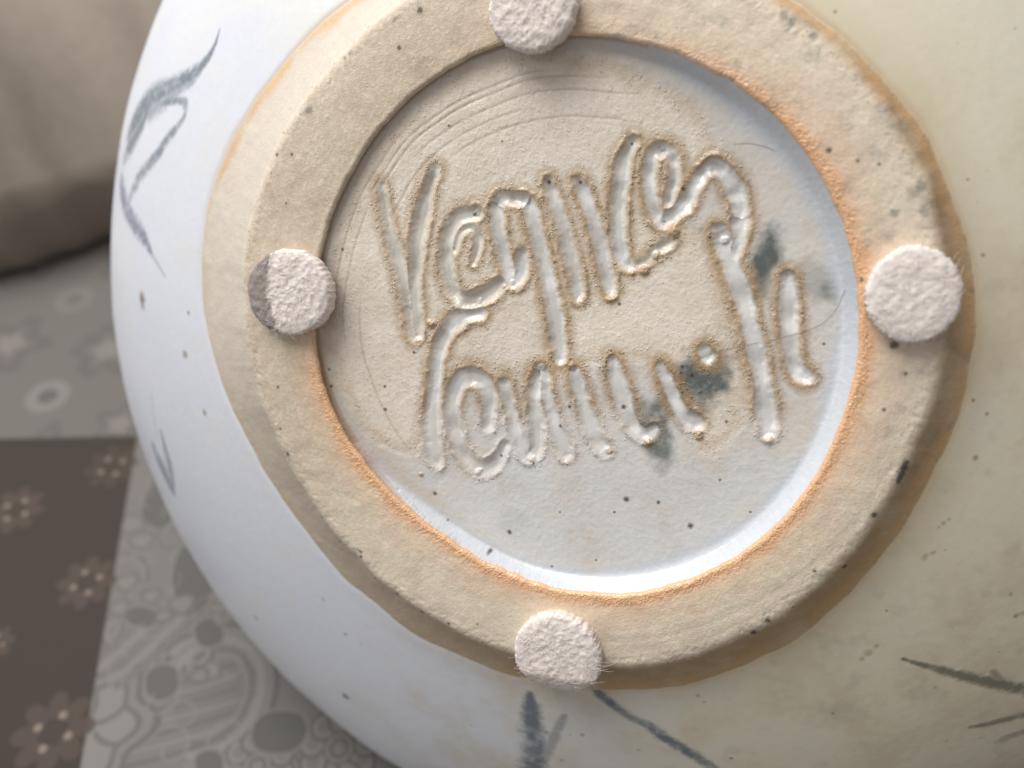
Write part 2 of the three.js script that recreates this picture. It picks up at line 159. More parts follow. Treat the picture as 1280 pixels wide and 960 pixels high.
// width of the glazed slope at the foot of the recess: broad at the right and below, steep at the upper left
const filletW = (t) => 0.3 + 1.5 * arcW(t, -10, 50, 45) + 0.75 * arcW(t, -115, 25, 45) + 0.25 * arcW(t, 60, 15, 40);
const MARKS = [[26.6, 112, 24, 0.10], [27.3, 118, 20, 0.09], [25.3, 100, 22, 0.06], [24.0, 125, 18, 0.05], [28.2, 150, 16, 0.07], [22.6, 95, 20, 0.05], [26.9, 165, 12, 0.05], [24.8, 195, 16, 0.05]];
const underW = (t) => arcW(t, 152, 62, 34);
function baseZ(x, y) {
  const r = Math.hypot(x, y), t = Math.atan2(y, x), R = rIn(t), e0 = field(fe, x, y), dp = field(fDepth, x, y);
  const bare = bareDist(x, y), gl = sstep(-0.3, 0.8, bare);
  const zb0 = ZB + 1.35 * clamp((-0.75 * x + 0.66 * y) / 27), uw = underW(t), gout = 0.25 + 0.75 * sstep(-0.5, 0.2, e0);
  let z = zb0 + 0.10 * fbm(x * 0.16, y * 0.16, 3, 2) + lerp(0.022, 0.012, gl) * gout * fbm(x * 1.5, y * 1.5, 3, 3);
  z += (0.03 - 0.022 * gl) * gout * Math.max(0, fbm(x * 3.1 + 2 * y, y * 2.2, 3, 9));   // dragged grog
  for (const [mr, md, mw, mdep] of MARKS) {
    const q = (r - mr - 0.5 * fbm(x * 0.12, y * 0.12, 2, 4)) / 0.16;
    if (Math.abs(q) < 3) z -= mdep * Math.exp(-q * q) * arcW(t, md, mw, 12) * (0.6 + 0.6 * fbm(x * 0.7, y * 0.7, 2, 7));
  }
  z += 0.10 * sstep(-0.2, 0.9, bare) * (1 - sstep(1.5, 5, bare));   // the glaze has a thickness
  if (e0 < 2) {
    const e = e0 + 0.20 * fbm(x * 0.9, y * 0.9, 4, 6);
    z -= 0.72 * dp * (0.55 + 0.45 * sstep(-13, -7, y)) * (1 - sstep(-0.72, 0.26, e)) * (1 + 0.1 * fbm(x * 0.5, y * 0.5, 2, 8));
    const burr = Math.exp(-(((e - 0.28) / 0.26) ** 2));
    z += burr * (0.02 + 0.30 * Math.max(0, 0.18 + fbm(x * 0.7, y * 0.7, 3, 12))) * Math.min(1, dp * 1.2);
    if (e > -0.1 && e < 0.9) z += 0.10 * Math.max(0, fbm(x * 3.4, y * 3.4, 3, 13)) * (1 - Math.abs(e - 0.4) * 1.9);
  }
  for (const [cx, cy, cr] of CRUMBS) { const dx = x - cx, dy = y - cy; if (dx * dx + dy * dy < cr * cr * 4) { const q = Math.hypot(dx, dy) / (cr * (1 + 0.5 * fbm(x * 1.3, y * 1.3, 2, 14))); z += 0.42 * cr * (1 - sstep(0.3, 1.05, q)) * (1 + 0.5 * fbm(x * 3, y * 3, 2, 15)); } }
  const w = filletW(t), q = (r - (rInS(t) - w)) / w;
  if (q > 0) { const g = clamp(q); z += (-0.42 - zb0) * (g * g * (0.45 + 0.55 * g)) * (1 - uw); }
  if (r > R - 0.03) z = lerp(-0.46, z, uw);
  return z;
}

// ---------- surfaces ----------
const C = {
  clay: sRGB(228, 215, 199), clayPale: sRGB(238, 228, 215), clayDark: sRGB(186, 168, 146), ochre: sRGB(172, 140, 98), brown: sRGB(112, 84, 54),
  glaze: sRGB(216, 210, 202), glazeBlue: sRGB(220, 220, 219), pool: sRGB(206, 211, 219), grooveDull: sRGB(206, 199, 184), grooveWhite: sRGB(222, 220, 219),
  smudge: sRGB(96, 102, 100), speck: sRGB(40, 36, 30), ring: sRGB(222, 209, 186), ringTan: sRGB(226, 208, 190), flash: sRGB(232, 184, 142), line: sRGB(204, 166, 118),
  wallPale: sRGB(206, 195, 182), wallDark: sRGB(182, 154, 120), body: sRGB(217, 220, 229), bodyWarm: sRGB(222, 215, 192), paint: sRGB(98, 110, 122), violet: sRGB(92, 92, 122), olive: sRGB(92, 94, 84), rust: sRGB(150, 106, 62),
};
const mixTo = (o, c, t) => { if (t <= 0) return; if (t > 1) t = 1; o[0] += (c[0] - o[0]) * t; o[1] += (c[1] - o[1]) * t; o[2] += (c[2] - o[2]) * t; };
const scale = (o, k) => { o[0] *= k; o[1] *= k; o[2] *= k; };
function buckets(list, size, reach) {                  // small marks sorted into cells, so that a texel asks only its neighbours
  const b = new Map();
  for (const s of list) { const R = reach(s); for (let i = Math.floor((s[0] - R) / size); i <= Math.floor((s[0] + R) / size); i++) for (let j = Math.floor((s[1] - R) / size); j <= Math.floor((s[1] + R) / size); j++) { const k = i * 4096 + j; b.has(k) ? b.get(k).push(s) : b.set(k, [s]); } }
  return (x, y) => b.get(Math.floor(x / size) * 4096 + Math.floor(y / size)) || [];
}
const rs = rng(5);
const baseSpecks = [...SPECKS]; for (let i = 0; i < 70; i++) { const r = 29 * Math.sqrt(rs()), t = rs() * PI2; baseSpecks.push([r * Math.cos(t), r * Math.sin(t), 0.03 + 0.06 * rs() * rs()]); }
for (const s of baseSpecks) s[2] *= 0.78;
const nearSpeck = buckets(baseSpecks, 2, (s) => s[2] * 2.2);
const baseMaps = maps(1400, (u, v, o) => {
  const x = (u - 0.5) * 2 * BASE_R, y = (v - 0.5) * 2 * BASE_R, r = Math.hypot(x, y); if (r > 32.5) return false;
  const t = Math.atan2(y, x), R = rIn(t), e = field(fe, x, y) + 0.20 * fbm(x * 0.9, y * 0.9, 4, 6), wh = field(fWhite, x, y);
  const n1 = fbm(x * 0.35, y * 0.35, 4, 1), n2 = fbm(x * 2.4, y * 2.4, 3, 2), n3 = fbm(x * 7, y * 7, 2, 3);
  const bare = bareDist(x, y), g = sstep(-0.5, 0.9, bare + 0.5 * n2);
  [o[0], o[1], o[2]] = C.clay; mixTo(o, C.clayPale, 0.5 + 1.1 * n1); mixTo(o, C.clayDark, Math.max(0, 0.9 * n2 - 0.18)); 
  mixTo(o, C.ochre, 0.30 * (1 - sstep(0, 1.8, Math.abs(bare + 0.2))));
  mixTo(o, C.glaze, g * (0.93 + 0.3 * n1)); const n4 = fbm(x * 0.22 + 9, y * 0.22, 4, 17);
  mixTo(o, C.glazeBlue, g * clamp(0.35 + 0.6 * sstep(-6, -24, y) + n1 * 0.8) * sstep(0.8, 3, bare));
  mixTo(o, C.clayDark, g * Math.max(0, 0.55 * n4 + 0.25 * n2 - 0.04) * 0.8); mixTo(o, C.grooveWhite, g * Math.max(0, -0.9 * n4 + 0.2 * n2) * 0.7);
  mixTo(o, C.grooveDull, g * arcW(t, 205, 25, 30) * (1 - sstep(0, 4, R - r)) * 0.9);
  // darker clay tone along the tool marks
  for (const [mr, md, mw] of MARKS) { const q = (r - mr - 0.5 * fbm(x * 0.12, y * 0.12, 2, 4)) / 0.14; if (Math.abs(q) < 2.5) mixTo(o, C.clayDark, 0.5 * Math.exp(-q * q) * arcW(t, md, mw, 12)); }
  // dark breath of colour in the glaze
  for (const [sx, sy, rx, ry, rot, k] of SMUDGES) {
    const dx = x - sx, dy = y - sy, c = Math.cos(rot), s = Math.sin(rot), a = (dx * c + dy * s) / rx, b = (-dx * s + dy * c) / ry, q = 0.78 * Math.sqrt(a * a + b * b) + 0.38 * fbm(x * 0.55, y * 0.55, 4, 21);
    if (q < 1.15) mixTo(o, C.smudge, k * (1 - sstep(0.35, 1.15, q)) * (0.85 + 0.18 * n2 + 0.5 * n1));
  }
  for (const [cx, cy, cr] of CRUMBS) { const q = Math.hypot(x - cx, y - cy) / cr; if (q < 1.6) mixTo(o, C.ochre, 0.6 * (1 - sstep(0.5, 1.5, q + 0.5 * n2))); }
  let rough = lerp(0.62, 0.34, g);
  if (e < 1.6) {
    const low = sstep(-11.5, -8, y + 1.5 * n1), edge = Math.exp(-(((e - 0.24) / 0.46) ** 2));
    mixTo(o, C.ochre, edge * (0.66 + 0.3 * n2) * (0.6 + 0.45 * wh) * (0.25 + 0.75 * low)); mixTo(o, C.brown, Math.max(0, edge * (n2 * 1.0 - 0.4)));
    const inn = 1 - sstep(-0.5, 0.08, e);
    mixTo(o, C.ochre, 0.34 * low * sstep(0.1, 0.5, e) * (1 - sstep(0.7, 1.5, e + 0.5 * n2)));
    mixTo(o, C.grooveDull, inn * 0.9); mixTo(o, C.grooveWhite, inn * wh * (0.95 + 0.4 * n1));
    rough = lerp(rough, 0.22, Math.max(inn, edge * 0.8)); 
    if (e > 0.1) rough = lerp(rough, 0.3, 1 - sstep(0.1, 1.5, e));
  }
  const glz = sstep(-0.35, 0.2, n1 + 0.25);            // thin patches of shine on the bare clay
  if (g < 0.5) rough = lerp(rough, 0.36, glz * 0.8);
  const w = filletW(t), q = (r - (rInS(t) - w)) / w;
  if (q > -0.9 && w > 0.6) { mixTo(o, C.pool, sstep(-0.6, 0.35, q + 0.35 * n1) * (w > 1 ? 0.9 : 0.5)); rough = lerp(rough, 0.3, sstep(-0.2, 0.2, q)); }
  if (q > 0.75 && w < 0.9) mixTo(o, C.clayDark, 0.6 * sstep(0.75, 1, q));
  for (const [sx, sy, sr] of nearSpeck(x, y)) { const d = Math.hypot(x - sx, y - sy) / (sr * (1 + 0.5 * n3)); if (d < 1.6) { mixTo(o, C.brown, 0.5 * (1 - sstep(0.8, 1.6, d))); mixTo(o, C.speck, 0.72 * (1 - sstep(0.4, 1.05, d))); } }
  scale(o, 1 + 0.10 * n3 * (1 - 0.6 * g) + 0.05 * n2);
  const grit = Math.max(0, fbm(x * 4.2 + 1.6 * y, y * 3.2, 3, 30));
  const gIn = sstep(-0.35, 0.15, e), nearEdge = gIn * Math.exp(-(((e - 0.45) / 0.5) ** 2)), rimBand = Math.exp(-((bare / 1.3) ** 2)), spark = clamp(0.9 * nearEdge + 0.5 * rimBand + (1 - g) * 0.22 * glz) * sstep(-0.15, 0.35, fbm(x * 0.8, y * 0.8, 2, 33));
  if (grit > 0.2) rough = lerp(rough, 0.1, spark * 0.9);
  o[3] = rough; o[4] = 0.3 + lerp(0.06, 0.015, g) * (0.25 + 0.75 * gIn) * (0.5 * n3 + 0.6 * grit) + 1.3 * gIn * spark * Math.max(0, grit - 0.2) + 0.07 * n2 * gIn;
});
const extraRing = [...RINGSPECKS]; { for (let i = 0; i < 110; i++) { const t = rs() * PI2, r = 31 + rs() * 12; extraRing.push([r * Math.cos(t), r * Math.sin(t), 0.03 + 0.06 * rs() * rs(), rs() < 0.6 ? 1 : 0]); } }
for (let i = 0; i < 260; i++) { const t = rs() * PI2, r = rFlat(t) + (rs() - 0.75) * 1.4; extraRing.push([r * Math.cos(t), r * Math.sin(t), 0.05 + 0.13 * rs() * rs(), 1]); }
for (const s of extraRing) s[2] *= 0.78;
const nearRing = buckets(extraRing, 2, (s) => s[2] * 2.2);
const RING_R = 53;
const flashAt = (t) => 0.25 + 0.75 * arcW(t, -60, 95, 45);
const ringMaps = maps(2048, (u, v, o) => {
  const x = (u - 0.5) * 2 * RING_R, y = (v - 0.5) * 2 * RING_R, r = Math.hypot(x, y); if (r < 28 || r > 52.5) return false;
  const t = Math.atan2(y, x), R = rIn(t), F = rFlat(t), G = rGlaze(t);
  const n1 = fbm(x * 0.28, y * 0.28, 4, 11), n2 = fbm(x * 2.2, y * 2.2, 3, 12), n3 = fbm(x * 6.5, y * 6.5, 2, 13);
  [o[0], o[1], o[2]] = C.ring; mixTo(o, C.ringTan, 0.5 + n1); mixTo(o, C.clayDark, Math.max(0, 0.55 * n1 + 0.2 * n2) + 0.5 * arcW(t, 150, 45, 40) * (1 - sstep(-0.6, 0.4, r - F))); mixTo(o, C.clayPale, Math.max(0, 0.6 * n2));
  const fl = flashAt(t) * arcW(t, -40, 130, 35);
  const f = r - R - 0.6 * n1;
  mixTo(o, C.flash, fl * (0.72 * (1 - sstep(0.5, 2.0, f)) + 0.34 * (1 - sstep(0.8, 5.5, f))));
  let rough = lerp(0.8, 0.26, fl * (1 - sstep(0.5, 1.7, f)));
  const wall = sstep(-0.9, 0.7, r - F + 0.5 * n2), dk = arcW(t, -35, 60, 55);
  mixTo(o, C.wallPale, wall * (1 - dk)); mixTo(o, C.wallDark, wall * dk * (0.85 + 0.4 * n1)); mixTo(o, C.clayDark, wall * arcW(t, 225, 22, 25) * 0.5);  // lower right wall: iron-brown clay tone with its shade painted in
  const gl = (G - r) / (0.9 + 0.5 * n1), line = Math.exp(-((gl - 0.7) ** 2) * 1.3);
  mixTo(o, C.line, line * 0.8 * clamp(0.45 + 0.5 * arcW(t, 60, 75, 40) + 0.9 * n1) * (0.35 + 0.65 * (1 - arcW(t, 215, 35, 25))));
  mixTo(o, C.bodyWarm, sstep(0.35, -0.2, gl) * 0.6);
  rough = lerp(rough, 0.5, sstep(1.5, 0, gl));
  mixTo(o, C.smudge, 0.35 * Math.max(0, fbm(x * 0.5, y * 0.5, 4, 16) - 0.16) * 2 * arcW(t, 40, 50, 30));
  for (const [sx, sy, sr, k] of nearRing(x, y)) { const d = Math.hypot(x - sx, y - sy) / (sr * (1 + 0.6 * n3)); if (d < 1.7) { mixTo(o, k === 2 ? C.violet : C.smudge, (k === 1 ? 0.55 : 0.35) * (1 - sstep(0.6, 1.7, d))); if (k !== 1) mixTo(o, k === 2 ? sRGB(50, 48, 110) : C.speck, 0.7 * (1 - sstep(0.5, 1.05, d))); } }
  const grit = Math.max(0, fbm(x * 7, y * 7, 3, 31));
  scale(o, 1 + 0.09 * n3 + 0.06 * n2);
  const spark = fl * Math.exp(-(((f - 0.45) / 0.55) ** 2)); if (grit > 0.1) rough = lerp(rough, 0.07, spark);
  o[3] = rough; o[4] = 0.3 + 0.07 * n3 + 0.08 * grit + 0.04 * n2 + 1.0 * spark * Math.max(0, grit - 0.14);
});
// the glazed outside: polar map by the angle from the pole of the foot, so that it runs evenly over the curve
const [BD, BR, BA] = BODY, PHI = 1.56;
const strokesP = PAINT.map(([k, tone, pts]) => ({ k, tone, pts: smooth(pts, 5) }));
const nearPaint = buckets(strokesP.flatMap(({ k, tone, pts }) => pts.slice(0, -1).map((p, i) => [(p[0] + pts[i + 1][0]) / 2, (p[1] + pts[i + 1][1]) / 2, p, pts[i + 1], k, tone])), 0.05, (s) => 0.035 + Math.max(s[2][2], s[3][2]) * 1.6);
const bodySpecks = [...BODYSPECKS]; for (let i = 0; i < 260; i++) { const p = 0.5 + rs() * 1.0, t = rs() * PI2; bodySpecks.push([p * Math.cos(t), p * Math.sin(t), 0.0005 + 0.0012 * rs() * rs(), rs() < 0.8 ? 1 : 0]); }
const nearBody = buckets(bodySpecks, 0.05, (s) => s[2] * 2.4);
const bodyMaps = maps(2048, (u, v, o) => {
  const x = (u - 0.5) * 2 * PHI, y = (v - 0.5) * 2 * PHI, p = Math.hypot(x, y); if (p < 0.4 || p > 1.56) return false;
  const t = Math.atan2(y, x), n1 = fbm(x * 5, y * 5, 4, 41), n2 = fbm(x * 40, y * 40, 3, 42), n3 = fbm(x * 260, y * 260, 2, 43);
  [o[0], o[1], o[2]] = C.body; mixTo(o, C.bodyWarm, clamp(arcW(t, 15, 75, 60) + 0.3 * n1));
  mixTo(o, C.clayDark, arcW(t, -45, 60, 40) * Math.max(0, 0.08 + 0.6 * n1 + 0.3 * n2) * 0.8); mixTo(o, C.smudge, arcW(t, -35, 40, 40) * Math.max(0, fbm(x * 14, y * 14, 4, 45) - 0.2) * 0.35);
  const G = Math.asin(clamp(rGlaze(t) / BR)), gd = (p - G) * BR;
  mixTo(o, C.line, (1 - sstep(0.1, 1.0 + 0.8 * n1, gd)) * 0.35 * (1 - arcW(t, 215, 40, 30))); 
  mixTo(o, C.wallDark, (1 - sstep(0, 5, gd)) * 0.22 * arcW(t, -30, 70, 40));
  let best = 0, tone = 0;
  for (const [, , a, b, k, tn] of nearPaint(x, y)) {
    const [d, s] = segDist(x, y, a, b), w = lerp(a[2], b[2], s) * (1 + 0.22 * n2), q = d / w + 0.25 * fbm(x * 90, y * 90, 2, 46);
    const m = k * (1 - sstep(0.3, 1.35, q + 0.2 * n3)) * clamp(0.95 + 0.55 * n2 + 0.5 * n1); if (m > best) { best = m; tone = tn; }
  }
  mixTo(o, tone === 1 ? C.violet : tone === 2 ? C.olive : C.paint, best);
  for (const [sx, sy, sr, k] of nearBody(x, y)) { const d = Math.hypot(x - sx, y - sy) / (sr * (1 + 0.7 * n2)); if (d < 1.8) mixTo(o, k === 2 ? C.rust : k === 1 ? C.smudge : C.brown, (k === 0 ? 0.6 : 0.42) * (1 - sstep(0.5, 1.8, d))); }
  scale(o, 1 + 0.025 * n3 + 0.03 * n2);
  o[3] = 0.36 + 0.12 * n1; o[4] = 0.5 + 0.25 * n2 + 0.12 * n3;
});
const baseMat = new THREE.MeshPhysicalMaterial({ ...baseMaps, bumpScale: 0.00034, roughness: 1, clearcoat: 0.45, clearcoatRoughness: 0.2 });
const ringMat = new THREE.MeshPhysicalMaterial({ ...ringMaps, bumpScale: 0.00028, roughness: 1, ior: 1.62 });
const bodyMat = new THREE.MeshPhysicalMaterial({ ...bodyMaps, bumpScale: 0.00004, roughness: 1 });

// ---------- the pot ----------
const pot = top(new THREE.Group(), 'ceramic_pot', 'pale glazed handmade pot lying mouth down, showing its clay foot and carved signature', 'pot');
pot.position.set(...POT_AT).multiplyScalar(MM);
pot.setRotationFromMatrix(new THREE.Matrix4().makeBasis(new THREE.Vector3(...AX_A), new THREE.Vector3(...AX_B), new THREE.Vector3(...AX_N)));

// body: the outside from the foot over the belly to the mouth, the lip and the inside
{
  const NT_ = 720, rows = [], N1 = 150, LIP = 2.12, TH = 4.5;
  for (let i = 0; i <= N1; i++) rows.push((i / N1) ** 1.15);
  const pos = [], uv = [], idx = [];
  const put = (r, z, t, p) => { pos.push(r * Math.cos(t) * MM, r * Math.sin(t) * MM, z * MM); const q = Math.min(p, 1.54); uv.push(0.5 + q * Math.cos(t) / (2 * PHI), 0.5 + q * Math.sin(t) / (2 * PHI)); };
  const prof = [];                                     // rows shared by all angles: a function of the angle each
  for (const s of rows) prof.push((t) => { const p0 = Math.asin(clamp((rGlaze(t) - 1.2) / BR)), p = p0 + (LIP - p0) * s, d = (p - Math.asin(clamp(rGlaze(t) / BR))) * BR; const lift = 0.16 * sstep(-0.5, 0.3, d); const wob = 0.35 * circ(t, 1.2 + p, 40) * sstep(0.6, 1.2, p); return [(BR + lift + wob) * Math.sin(p), -BD + (BA + lift) * Math.cos(p), p]; });
  for (let k = 1; k < 8; k++) prof.push(() => { const a = k / 8 * Math.PI, c = Math.cos(a), s = Math.sin(a), m = BR - TH / 2; return [(m + c * TH / 2) * Math.sin(LIP), -BD + (BA - TH / 2 + c * TH / 2) * Math.cos(LIP) - s * 2.0, LIP]; });
  for (let k = 0; k <= 40; k++) prof.push(() => { const p = LIP * (1 - k / 40) + 0.0 ; return [Math.max(0.01, (BR - TH) * Math.sin(p)), -BD + (BA - TH) * Math.cos(p) - (p < 1 ? 2 * (1 - p) : 0), Math.max(p, 0.9)]; });
  for (const f of prof) for (let i = 0; i <= NT_; i++) { const t = i / NT_ * PI2 - Math.PI, [r, z, p] = f(t); put(r, z, t, p); }
  for (let j = 0; j < prof.length - 1; j++) for (let i = 0; i < NT_; i++) { const a = j * (NT_ + 1) + i, b = a + 1, c = a + NT_ + 1, d = c + 1; idx.push(a, c, b, b, c, d); }
  part(pot, 'body', indexed(pos, idx, uv), bodyMat);
}
// foot ring: recess wall, rounded inner lip, flat, chipped outer edge and sloping outer wall
{
  const NT_ = 1500, pos = [], uv = [], idx = [];
  const S = []; for (let i = 0; i <= 8; i++) S.push(i / 8 * 0.1); for (let i = 1; i <= 12; i++) S.push(0.1 + i / 12 * 0.08); for (let i = 1; i <= 54; i++) S.push(0.18 + i / 54 * 0.45); for (let i = 1; i <= 12; i++) S.push(0.63 + i / 12 * 0.07); for (let i = 1; i <= 46; i++) S.push(0.70 + i / 46 * 0.3);
  const zb = (r) => -BD + BA * Math.sqrt(Math.max(0, 1 - (r / BR) ** 2));
  for (const s of S) for (let i = 0; i <= NT_; i++) {
    const t = i / NT_ * PI2 - Math.PI, R = rIn(t), F = rFlat(t), G = rGlaze(t); let r, z;
    if (s <= 0.1) { r = R - 0.02 + 1.25 * underW(t) * (1 - s / 0.1); z = lerp(-3.1, -0.42, s / 0.1); }
    else if (s <= 0.18) { const a = (s - 0.1) / 0.08 * Math.PI / 2; r = R + 0.5 * (1 - Math.cos(a)); z = -0.42 + 0.42 * Math.sin(a); }
    else if (s <= 0.63) { const k = (s - 0.18) / 0.45; r = lerp(R + 0.5, F - 1.3, k); z = 0.10 * Math.sin(k * Math.PI) - 0.05 * k * k; }
    else if (s <= 0.70) { const a = (s - 0.63) / 0.07 * Math.PI / 3.2, L = Math.PI / 3.2; r = F - 1.3 + 1.7 * Math.sin(a) / Math.sin(L); z = -0.05 - 0.85 * (1 - Math.cos(a)) / (1 - Math.cos(L)); }
    else { const k = (s - 0.70) / 0.3, G1 = G + 0.15; r = lerp(F + 0.4, G1, k); const zend = zb(G1) + 0.03; z = lerp(-0.9, zend, k) - 0.32 * Math.sin(k * Math.PI); }
    const x = r * Math.cos(t), y = r * Math.sin(t), am = sstep(0.12, 0.2, s) * (1 - sstep(0.95, 1, s));
    z += am * (0.09 * fbm(x * 0.22, y * 0.22, 2, 51) + 0.018 * fbm(x * 1.6, y * 1.6, 3, 52) + 0.012 * vn(r * 2.2, t * 1.5));
    const edge = Math.exp(-(((s - 0.645) / 0.035) ** 2)); z -= edge * 0.16 * Math.max(0, fbm(x * 0.9, y * 0.9, 4, 53));
    const lip = Math.exp(-(((s - 0.19) / 0.06) ** 2)); z += lip * 0.10 * fbm(x * 2.6, y * 2.6, 3, 54) * flashAt(t);
    pos.push(x * MM, y * MM, z * MM); uv.push(0.5 + x / (2 * RING_R), 0.5 + y / (2 * RING_R));
  }
  for (let j = 0; j < S.length - 1; j++) for (let i = 0; i < NT_; i++) { const a = j * (NT_ + 1) + i, b = a + 1, c = a + NT_ + 1, d = c + 1; idx.push(a, c, b, b, c, d); }
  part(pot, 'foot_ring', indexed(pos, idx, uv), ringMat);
}
// base: the recessed disc; the strokes of the signature are cut out of it as letters of their own
{
  const st = 0.1, N = Math.ceil(2 * 31.6 / st) + 1, o0 = -31.6, id = new Int32Array(N * N).fill(-1), pos = [], uv = [], cls = [];
  for (let j = 0; j < N; j++) for (let i = 0; i < N; i++) {
    const x = o0 + i * st, y = o0 + j * st, r = Math.hypot(x, y); if (r > rIn(Math.atan2(y, x)) + 0.35 + 1.1 * underW(Math.atan2(y, x))) continue;
    id[j * N + i] = pos.length / 3; pos.push(x * MM, y * MM, baseZ(x, y) * MM); uv.push(0.5 + x / (2 * BASE_R), 0.5 + y / (2 * BASE_R));
    const k = Math.round((y + BASE_R) / FS) * FN + Math.round((x + BASE_R) / FS); cls.push(fe[k] < 0.12 ? fId[k] : -1);
  }
  const lists = new Map([[-1, []]]), all = [];
  const tri = (a, b, c) => { if (a < 0 || b < 0 || c < 0) return; const k = cls[a] === cls[b] || cls[a] === cls[c] ? cls[a] : cls[b]; if (!lists.has(k)) lists.set(k, []); lists.get(k).push(a, b, c); all.push(a, b, c); };
  for (let j = 0; j < N - 1; j++) for (let i = 0; i < N - 1; i++) { const a = id[j * N + i], b = id[j * N + i + 1], c = id[(j + 1) * N + i], d = id[(j + 1) * N + i + 1]; if ((i + j) & 1) { tri(a, b, c); tri(b, d, c); } else { tri(a, b, d); tri(a, d, c); } }
  const whole = indexed(pos, all, uv), nor = whole.attributes.normal.array;
  const cut = (list) => {
    const re = new Map(), p = [], n = [], q = [], ix = [];
    for (const v of list) { if (!re.has(v)) { re.set(v, re.size); p.push(pos[3 * v], pos[3 * v + 1], pos[3 * v + 2]); n.push(nor[3 * v], nor[3 * v + 1], nor[3 * v + 2]); q.push(uv[2 * v], uv[2 * v + 1]); } ix.push(re.get(v)); }
    return indexed(p, ix, q, n);
  };
  const base = part(pot, 'base', cut(lists.get(-1)), baseMat);
  for (const k of [...lists.keys()].filter((k) => k >= 0).sort((a, b) => a - b)) part(base, 'carved_letter', cut(lists.get(k)), baseMat);
}
